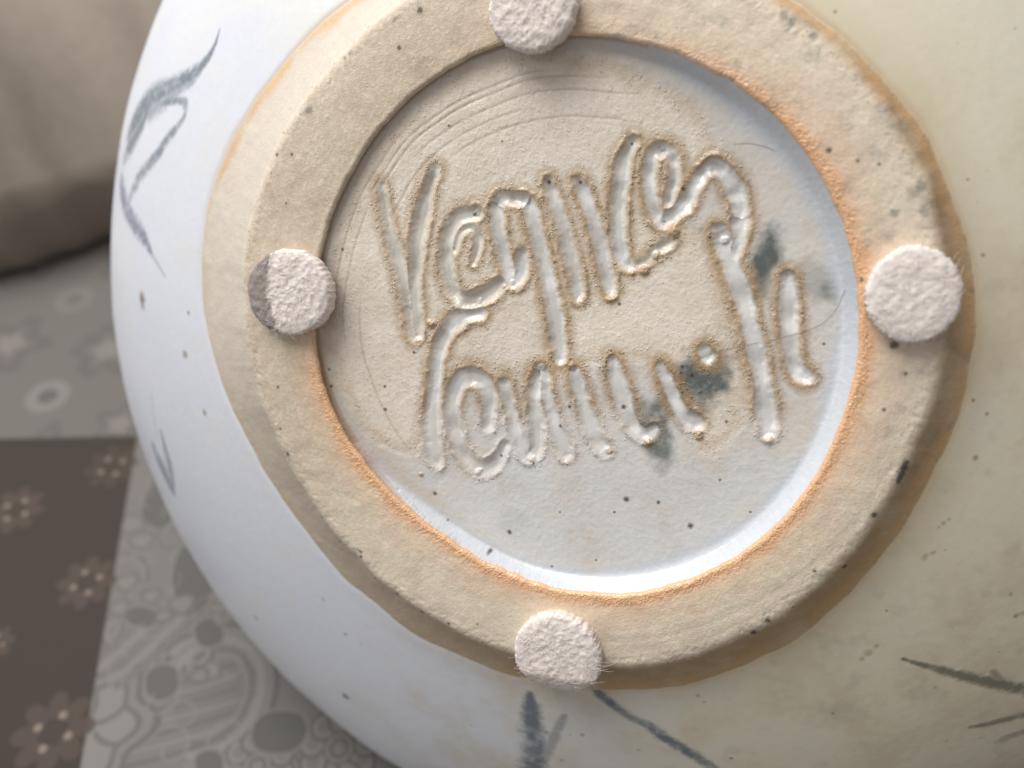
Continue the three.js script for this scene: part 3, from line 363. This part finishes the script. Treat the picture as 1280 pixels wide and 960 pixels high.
// four felt pads stuck on the foot ring
{
  const felt = sRGB(232, 223, 217), feltGrey = sRGB(150, 141, 136), feltDirtShade = sRGB(222, 211, 204);
  const feltMat = new THREE.MeshPhysicalMaterial({ color: 0xffffff, vertexColors: true, roughness: 1, sheen: 0.15, sheenRoughness: 0.6, sheenColor: new THREE.Color(0.9, 0.86, 0.85) });
  const fuzzMat = new THREE.MeshStandardMaterial({ color: new THREE.Color().setRGB(...sRGB(238, 229, 226)), roughness: 1 });
  const LABELS = ['white felt pad with a grey worn crescent on its left edge', 'white felt pad cut off by the top of the picture', 'largest felt pad, smooth and flattened, by the yellowish side', 'felt pad bent over the outer edge of the foot ring above the painted stems'];
  PADS.forEach(([px, py, ra, rb], n) => {
    const r2 = rng(900 + n), rot = [0.3, 1.1, 2.0, 0.7][n], H = 1.9, NT_ = 180, NR = 46, pos = [], col = [], idx = [];
    const bend = (x, y) => { const R = Math.hypot(px + x, py + y), t = Math.atan2(py + y, px + x); const over = R - (rFlat(t) + 0.2); return n === 3 ? (over > 0 ? -0.75 * over * over / (over + 0.9) : 0) : over > 0 ? -0.25 * over : 0; };
    const out = (t) => { const k = 0.5 + 0.5 * Math.cos(2 * t); return Math.sqrt(ra * ra * k + rb * rb * (1 - k)) * (1 + 0.035 * circ(t, 1.6, 60 + n) + 0.018 * circ(t, 14, 70 + n)); };
    const S = []; for (let i = 0; i <= NR; i++) S.push([i / NR * 0.93, 1]); for (let i = 1; i <= 8; i++) { const a = i / 8 * Math.PI / 2; S.push([0.93 + 0.07 * Math.sin(a), 0.72 + 0.28 * Math.cos(a)]); } S.push([1.0, 0.45], [0.995, 0.2], [0.985, -0.05]);
    for (const [s, h] of S) for (let i = 0; i <= NT_; i++) {
      const t = i / NT_ * PI2, r = Math.max(0.001, s * out(t)); let x = r * Math.cos(t), y = r * Math.sin(t);
      const gx = x + px, gy = y + py;
      let z = h * (H + (n === 2 ? 0.10 : 0.16) * fbm(gx * 0.5, gy * 0.5, 3, 80) + (n === 2 ? 0.008 : 0.014) * fbm(gx * 3, gy * 3, 4, 81));
      const soft = fbm(gx * 2.2, gy * 2.2, 3, 82) * 0.25 * sstep(0.85, 1, s); x *= 1 + soft / ra; y *= 1 + soft / ra;
      z -= 0.35 * s ** 6 * h; z += bend(x, y);
      pos.push(x * MM, y * MM, z * MM);
      const c = [...felt]; const m = fbm(gx * 0.8, gy * 0.8, 4, 83); mixTo(c, feltDirtShade, Math.max(0, m * 1.2)); 
      if (n === 0) mixTo(c, feltGrey, sstep(-0.40, -0.54, x / ra + 0.12 * m - 0.04 * Math.abs(y)));
      if (n === 3) mixTo(c, feltDirtShade, 0.7 * sstep(0.2, -0.5, y / rb + 0.4 * m));  // lower half of the bent pad: shade painted into the felt colour
      if (h < 0.6) mixTo(c, feltDirtShade, 0.7);
      scale(c, 1 + 0.14 * fbm(gx * 5, gy * 5, 2, 84)); col.push(...c);
    }
    for (let j = 0; j < S.length - 1; j++) for (let i = 0; i < NT_; i++) { const a = j * (NT_ + 1) + i, b = a + 1, c = a + NT_ + 1, d = c + 1; idx.push(a, c, b, b, c, d); }
    const g = indexed(pos, idx); g.setAttribute('color', new THREE.Float32BufferAttribute(col, 3));
    const pad = part(pot, 'felt_pad', g, feltMat, LABELS[n]);
    pad.position.set(px * MM, py * MM, 0.03 * MM);
    // loose fibres of the felt
    const fp = [], fi = [], M = n === 2 ? 90 : 260;
    for (let k = 0; k < M; k++) {
      const t = r2() * PI2, s = Math.sqrt(r2()), rim = n !== 2 && r2() < 0.16, R0 = out(t) * (rim ? 0.97 : s * 0.97); let x = R0 * Math.cos(t), y = R0 * Math.sin(t), a = rim ? t + (r2() - 0.5) * 2.2 : r2() * PI2, bendA = (r2() - 0.5) * 1.4, L = 0.7 + r2() * 1.5, rad = 0.015 + 0.012 * r2();
      if (n === 0 && x / ra < -0.6) continue;
      let z = rim ? H * (0.35 + 0.55 * r2()) : H + 0.02; const lift = rim ? 0.03 : 0.04 + 0.07 * r2(), b0 = fp.length / 3, seg = 5;
      for (let q = 0; q <= seg; q++) {
        const nx = -Math.sin(a), ny = Math.cos(a), f = 1 - 0.6 * q / seg, zz = z + lift * Math.sin(q / seg * Math.PI) - 0.2 * (Math.hypot(x, y) / ra) ** 6 + bend(x, y);
        for (let w = 0; w < 3; w++) { const c = Math.cos(w * 2.094) * rad * f, d = Math.sin(w * 2.094) * rad * f; fp.push((x + nx * c) * MM, (y + ny * c) * MM, (zz + d) * MM); }
        const step = (rim ? 0.22 : 1) * L / seg; x += Math.cos(a) * step; y += Math.sin(a) * step; a += bendA / seg;
      }
      for (let q = 0; q < seg; q++) for (let w = 0; w < 3; w++) { const A = b0 + q * 3 + w, B = b0 + q * 3 + (w + 1) % 3; fi.push(A, A + 3, B, B, A + 3, B + 3); }
    }
    const fz = part(pad, 'felt_fibre', indexed(fp, fi), fuzzMat); fz.userData.kind = 'stuff';
  });
}

// ---------- two hairs lying on the base ----------
HAIRS.forEach((pts, n) => {
  const inv = pot.matrix; pot.updateMatrixWorld(true);
  const curve = new THREE.CatmullRomCurve3(smooth(pts, 4).map(([x, y]) => new THREE.Vector3(x * MM, y * MM, (Math.max(baseZ(x, y), ZB - 0.25) + 0.05) * MM).applyMatrix4(pot.matrixWorld)));
  const m = new THREE.Mesh(new THREE.TubeGeometry(curve, 60, 0.014 * MM, 5), new THREE.MeshStandardMaterial({ color: new THREE.Color().setRGB(...sRGB(120, 106, 90)), roughness: 0.5 }));
  m.castShadow = m.receiveShadow = true;
  top(m, 'fine_hair', n ? 'short dark hair on the white glaze at the upper right of the base' : 'long fine hair lying across the last tall carved stroke', 'hair');
});

// ---------- the tablecloth (table at y = 0) ----------
{
  const X0 = -260, Z0 = -300, S = 400, N = 2048, k = N / S;
  const cv = document.createElement('canvas'), hv = document.createElement('canvas'); cv.width = cv.height = hv.width = hv.height = N;
  const g = cv.getContext('2d'), h = hv.getContext('2d'); const r3 = rng(31);
  const P = (x, z) => [(x - X0) * k, (z - Z0) * k];
  const soft = (c, m) => Math.round((m + (c - m) * 0.72) * 0.8);          // thin, even ink: little contrast between the tones of the print
  const col = (r, gg, b, a = 1) => r < 100 && r - b > 15 ? `rgba(${r * 0.62},${gg * 0.585},${b * 0.55},${a})` : `rgba(${soft(r, 134)},${soft(gg, 130)},${soft(b, 126)},${a})`;
  g.fillStyle = col(128, 122, 116); g.fillRect(0, 0, N, N); h.fillStyle = '#666'; h.fillRect(0, 0, N, N);
  const both = (f, cs, hs) => { for (const [c, s] of [[g, cs], [h, hs]]) { c.fillStyle = c.strokeStyle = s; f(c); } };
  const blob = (c, x, z, rx, rz, lobes = 0, amp = 0, ph = 0, line = 0) => { c.beginPath(); for (let i = 0; i <= 72; i++) { const a = i / 72 * PI2, q = 1 + amp * Math.cos(lobes * a + ph), [u, v] = P(x + rx * q * Math.cos(a), z + rz * q * Math.sin(a)); i ? c.lineTo(u, v) : c.moveTo(u, v); } c.closePath(); if (line) { c.lineWidth = line * k; c.stroke(); } else c.fill(); };
  const LIGHT = col(160, 152, 145, 0.9), MID = col(146, 140, 134), DARK = col(104, 100, 96), OUT = col(112, 107, 103);
  const ringMotif = (x, z, a = 1) => { g.globalAlpha = h.globalAlpha = a; both((c) => blob(c, x, z, 5.3, 5.3), LIGHT, '#999'); both((c) => blob(c, x, z, 2.4, 2.2), DARK, '#444'); g.globalAlpha = h.globalAlpha = 1; };
  const starMotif = (x, z, ph = 0, sc = 1) => { both((c) => blob(c, x, z, 8.2 * sc, 8.8 * sc, 5, 0.26, ph), OUT, '#555'); both((c) => blob(c, x, z, 5.6 * sc, 6 * sc, 5, 0.26, ph), col(126, 120, 115), '#777'); both((c) => blob(c, x, z, 3.6 * sc, 3.6 * sc, 5, 0.2, ph), LIGHT, '#aaa'); };
  // loose print of the far field
  for (let i = -4; i < 12; i++) for (let j = -3; j < 13; j++) {
    const x = -115.1 - 6.5 * (j % 2) + i * 27, z = -130.5 - (j - 4) * 35.7 + i * 1.5; ringMotif(x, z, 0.6); starMotif(x - 16, z - 18.2, 0.2 + i);
  }
  ringMotif(...T_RINGS[0]); starMotif(...T_STARS[0], 0.1); starMotif(...T_STARS[1], 3.3, 0.95); starMotif(...T_STARS[2], 1, 0.7);
  // lace panel to the right of the brown field
  const [cA, cB, cC] = T_BROWN;
  const dir = [cC[0] - cA[0], cC[1] - cA[1]], far = [cA[0] + dir[0] * 2, cA[1] + dir[1] * 2];
  const poly = (c, pts) => { c.beginPath(); pts.forEach(([x, z], i) => { const q = P(x, z); i ? c.lineTo(...q) : c.moveTo(...q); }); c.closePath(); };
  const lace = [cA, [cA[0] + 150, cA[1] - 2], [cA[0] + 180, far[1]], far];
  for (const c of [g, h]) { c.save(); poly(c, lace); c.clip(); }
  both((c) => c.fillRect(0, 0, N, N), col(140, 136, 132), '#808080');
  const curl = (x, z, R, ph, turns, w, cs, hs) => both((c) => { c.lineWidth = w * k; c.lineCap = 'round'; c.beginPath(); for (let i = 0; i <= 60; i++) { const s = i / 60, a = ph + s * turns * PI2, q = R * (1 - 0.72 * s), [u, v] = P(x + q * Math.cos(a), z + q * Math.sin(a)); i ? c.lineTo(u, v) : c.moveTo(u, v); } c.stroke(); }, cs, hs);
  for (let i = 0; i < 260; i++) {                      // the all-over scrollwork
    const x = cA[0] - 5 + r3() * 170, z = cA[1] + r3() * 160, R = 2.5 + r3() * 4, ph = r3() * PI2, tn = (r3() < 0.5 ? -1 : 1) * (0.7 + r3() * 0.5);
    curl(x, z, R + 0.3, ph, tn, 1.5, col(116, 112, 109, 0.8), '#555'); curl(x, z, R, ph, tn, 0.8, col(158, 154, 151, 0.9), '#b4b4b4');
    if (i % 3 === 0) both((c) => blob(c, x + 4, z + 3, 1.2 + r3(), 1.2 + r3()), col(156, 151, 148), '#b0b0b0');
  }
  const petal = (x, z, R, n, ph) => { for (let i = 0; i < n; i++) { const a = ph + i / n * PI2, X = x + R * 0.68 * Math.cos(a), Z = z + R * 0.68 * Math.sin(a); both((c) => blob(c, X, Z, R * 0.36, R * 0.36), col(112, 108, 105), '#585858'); both((c) => blob(c, X, Z, R * 0.29, R * 0.29), col(158, 153, 150), '#b8b8b8'); both((c) => blob(c, X, Z, R * 0.15, R * 0.15), col(140, 136, 133), '#909090'); } both((c) => blob(c, x, z, R * 0.36, R * 0.36), col(152, 148, 145), '#aaa'); both((c) => blob(c, x, z, R * 0.2, R * 0.2, 0, 0, 0, 0.5), col(112, 108, 105), '#666'); };
  // the big scroll with its ribs
  const [sx, sz] = T_SCROLL[0];
  for (const [R, w, cs, hs] of [[12.4, 1.0, col(114, 110, 107), '#5a5a5a'], [11.2, 1.2, col(150, 146, 143), '#989898'], [9.6, 1.7, col(164, 160, 157), '#c0c0c0'], [7.8, 0.9, col(122, 118, 115), '#606060'], [6.9, 0.8, col(148, 144, 141), '#a0a0a0']]) both((c) => { c.lineWidth = w * k; c.beginPath(); for (let i = 0; i <= 60; i++) { const a = -2.75 + i / 60 * 4.4, q = R * (1 - 0.10 * Math.max(0, 0.3 - i / 60) * 3), [u, v] = P(sx + q * Math.cos(a), sz + q * 1.12 * Math.sin(a)); i ? c.lineTo(u, v) : c.moveTo(u, v); } c.stroke(); }, cs, hs);
  both((c) => blob(c, sx, sz, 6.4, 7.2), col(132, 128, 125), '#787878');
  for (let i = 0; i < 7; i++) { const z = sz - 4 + i * 2.3; both((c) => { c.lineWidth = 0.7 * k; c.beginPath(); c.moveTo(...P(sx - 13, z + 3.2)); c.quadraticCurveTo(...P(sx - 2, z + 0.8), ...P(sx + 5.6 - Math.abs(i - 3) * 0.8, z - 1.8)); c.stroke(); }, i % 2 ? col(156, 152, 149) : col(116, 112, 109), i % 2 ? '#b0b0b0' : '#585858'); }
  curl(sx - 4.5, sz - 7, 4.6, 3.4, 0.8, 1.7, col(160, 156, 153), '#b8b8b8'); curl(sx - 4.5, sz - 7, 5.8, 3.4, 0.7, 0.7, col(114, 110, 107), '#585858');
  both((c) => blob(c, sx - 1.2, sz - 4.4, 1.9, 1.5), col(158, 154, 151), '#b8b8b8');
  const [lx, lz] = T_ROSETTES[2];
  for (const [R, cs, hs] of [[11.5, col(114, 110, 107), '#565656'], [10.4, col(150, 146, 143), '#a0a0a0'], [8.6, col(118, 114, 111), '#606060'], [7.6, col(162, 157, 153), '#bdbdbd']]) both((c) => blob(c, lx - 2, lz + 1, R, R * 1.05, 6, 0.14, 0.6), cs, hs);
  for (let i = 0; i < 6; i++) { const a = 0.4 + i * 1.05; both((c) => { c.lineWidth = 0.8 * k; c.beginPath(); c.moveTo(...P(lx - 2 + 2 * Math.cos(a), lz + 1 + 2 * Math.sin(a))); c.quadraticCurveTo(...P(lx - 2 + 4 * Math.cos(a + 0.3), lz + 1 + 4 * Math.sin(a + 0.3)), ...P(lx - 2 + 7 * Math.cos(a), lz + 1 + 7 * Math.sin(a))); c.stroke(); }, col(122, 117, 113), '#666'); }
  both((c) => { c.lineCap = 'round'; }, '#000', '#000');
  const [ax, az] = T_ROSETTES[3];                      // broad ribbed leaf above the scroll
  for (let i = -2; i <= 2; i++) both((c) => { c.lineWidth = 1.5 * k; c.beginPath(); c.moveTo(...P(ax - 7 + i * 1.6, az + 7 + i)); c.quadraticCurveTo(...P(ax - 2 + i * 2, az + 2 + i), ...P(ax + 3 + i * 2.0, az - 6 + i * 0.6)); c.stroke(); }, i % 2 ? col(158, 153, 149) : col(134, 129, 125), i % 2 ? '#b0b0b0' : '#787878');
  petal(...T_ROSETTES[0], 6.6, 9, 0.2); petal(...T_ROSETTES[1], 7.2, 9, 0.5);
  for (const [x, z, rx, rz] of T_HOLES) { both((c) => blob(c, x, z, rx + 0.7, rz + 0.7, 2, 0.16, x * 3), col(150, 146, 143), '#a0a0a0'); both((c) => blob(c, x, z, rx, rz, 2, 0.2, x * 3), col(102, 100, 99), '#303030'); }
  for (let i = 0; i < 46; i++) { const x = cA[0] + r3() * 70, z = cA[1] + 10 + r3() * 75; curl(x, z, 2 + r3() * 2.5, r3() * PI2, 0.5 + r3() * 0.5, 0.55, col(156, 152, 149, 0.8), '#a8a8a8'); }
  for (const [x, z, r] of T_BEADS) { both((c) => blob(c, x, z, r + 0.6, r * 0.8 + 0.6, 3, 0.12, x), col(122, 118, 115), '#585858'); both((c) => blob(c, x, z, r, r * 0.8, 3, 0.12, x), col(152, 148, 145), '#b0b0b0'); }
  for (const c of [g, h]) c.restore();
  // brown field with its see-through blossoms
  const brown = [cA, [cA[0] - 220, cA[1] + 6], [cA[0] - 220, far[1]], far];
  both((c) => { poly(c, brown); c.fill(); }, 'rgb(48,38,30)', '#707070');
  for (const [n, [x, z]] of T_FLOWERS.entries()) {
    const R = n === 2 ? 7.2 : n === 4 ? 4 : 6.0, a0 = n * 0.7;
    for (let i = 0; i < 8; i++) { const a = a0 + i / 8 * PI2, X = x + R * 0.66 * Math.cos(a), Z = z + R * 0.66 * Math.sin(a); both((c) => { c.save(); c.translate(...P(X, Z)); c.rotate(a); c.beginPath(); c.ellipse(0, 0, R * 0.36 * k, R * 0.25 * k, 0, 0, PI2); c.fill(); c.restore(); }, `rgba(72,60,53,${n === 3 ? 0.6 : 0.9})`, '#8a8a8a'); }
    both((c) => blob(c, x, z, R * 0.26, R * 0.26), 'rgb(56,46,39)', '#6a6a6a');
    for (let i = 0; i < 4; i++) { const a = a0 + 0.4 + i * PI2 / 4; both((c) => blob(c, x + R * 0.42 * Math.cos(a), z + R * 0.42 * Math.sin(a), R * 0.11, R * 0.11), 'rgb(128,114,102)', '#c0c0c0'); }
  }
  const cm = new THREE.CanvasTexture(cv), hm = new THREE.CanvasTexture(hv); cm.colorSpace = THREE.SRGBColorSpace;
  for (const t of [cm, hm]) { t.wrapS = t.wrapT = THREE.MirroredRepeatWrapping; }
  const mat = new THREE.MeshPhysicalMaterial({ map: cm, bumpMap: hm, bumpScale: 0.00035, roughness: 0.72 });
  const W = 900, NX = 90, pos = [], uv = [], idx = [];
  for (const y of [0, -0.8]) for (let j = 0; j <= NX; j++) for (let i = 0; i <= NX; i++) { const x = X0 + S / 2 - W / 2 + W * i / NX, z = Z0 + S / 2 - W / 2 + W * j / NX; pos.push(x * MM, (y + 0.0 * fbm(x * 0.01, z * 0.01, 2)) * MM, z * MM); uv.push((x - X0) / S, 1 - (z - Z0) / S); }
  const n1 = (NX + 1) * (NX + 1);
  for (let j = 0; j < NX; j++) for (let i = 0; i < NX; i++) { const a = j * (NX + 1) + i, b = a + 1, c = a + NX + 1, d = c + 1; idx.push(a, c, b, b, c, d, a + n1, b + n1, c + n1, b + n1, d + n1, c + n1); }
  for (let i = 0; i < NX; i++) for (const [a, b] of [[i, i + 1], [(NX * (NX + 1)) + i + 1, NX * (NX + 1) + i], [(i + 1) * (NX + 1), i * (NX + 1)], [i * (NX + 1) + NX, (i + 1) * (NX + 1) + NX]]) idx.push(a, b, a + n1, b, b + n1, a + n1);
  const cloth = new THREE.Mesh(indexed(pos, idx, uv), mat); cloth.castShadow = cloth.receiveShadow = true;
  top(cloth, 'tablecloth', 'grey patterned tablecloth with raised lace print and a brown flowered field, under the pot', 'tablecloth');
}
// ---------- the soft beige cloth heaped on the table behind ----------
{
  const NS = 220, NU = 120, pos = [], uv = [], idx = [];
  const A = [-250, -108], Bq = [150, -352], L = Math.hypot(Bq[0] - A[0], Bq[1] - A[1]), ex = (Bq[0] - A[0]) / L, ez = (Bq[1] - A[1]) / L, nx = ez, nz = -ex;   // front edge, then back from it
  const [bx, bz] = [nx * (nz < 0 ? 1 : -1), nz * (nz < 0 ? 1 : -1)];
  for (let j = 0; j <= NU; j++) for (let i = 0; i <= NS; i++) {
    const s = i / NS * L, u = j / NU;
    let back, y;                                       // hem rolled under, then a rising slope
    if (u < 0.18) { const a = (u / 0.18) * Math.PI * 0.75; back = 5 - 4.5 * Math.sin(a); y = 0.6 + 11.5 * (1 - Math.cos(a)) * (0.8 + 0.4 * fbm(s * 0.012, 7, 2, 97)); }
    else { const w = (u - 0.18) / 0.82; back = 1.8 + w * 170; y = 20.3 + 190 * Math.sin(w * 1.25) * (0.9); }
    const f = sstep(0.05, 0.5, u), q = s * 0.021 + u * 2.6;
    const fold = 17 * Math.sin(q * 2.1 + 1.2 * fbm(s * 0.008, u * 1.2, 2, 91)) + 5 * Math.sin(q * 4.1 - u * 3) + 9 * fbm(s * 0.01, u * 1.6, 2, 92);
    y += f * fold * 0.7; back += -f * fold * 0.6 + 5 * fbm(s * 0.02, 3, 2, 93);
    pos.push((A[0] + ex * s + bx * back) * MM, Math.max(0.6, y) * MM, (A[1] + ez * s + bz * back) * MM); uv.push(s / 60, u * 4);
  }
  for (let j = 0; j < NU; j++) for (let i = 0; i < NS; i++) { const a = j * (NS + 1) + i, b = a + 1, c = a + NS + 1, d = c + 1; idx.push(a, b, c, b, d, c); }
  const weave = maps(256, (u, v, o) => { const w = 0.5 + 0.25 * Math.sin(u * PI2 * 64) + 0.25 * Math.sin(v * PI2 * 64), m = fbm(u * 8, v * 8, 3, 95); [o[0], o[1], o[2]] = sRGB(146, 136, 126); scale(o, 1.1 + 0.04 * (w - 0.5) + 0.10 * m); o[3] = 0.95; o[4] = w; });
  for (const t of [weave.map, weave.roughnessMap, weave.bumpMap]) t.wrapS = t.wrapT = THREE.RepeatWrapping;
  const m = new THREE.Mesh(indexed(pos, idx, uv), new THREE.MeshPhysicalMaterial({ ...weave, bumpScale: 0.00003, roughness: 1, side: THREE.DoubleSide }));
  m.castShadow = m.receiveShadow = true;
  top(m, 'draped_cloth', 'soft plain beige brown cloth in loose folds behind the pot, out of focus', 'cloth');
}
renderer.render(scene, camera);
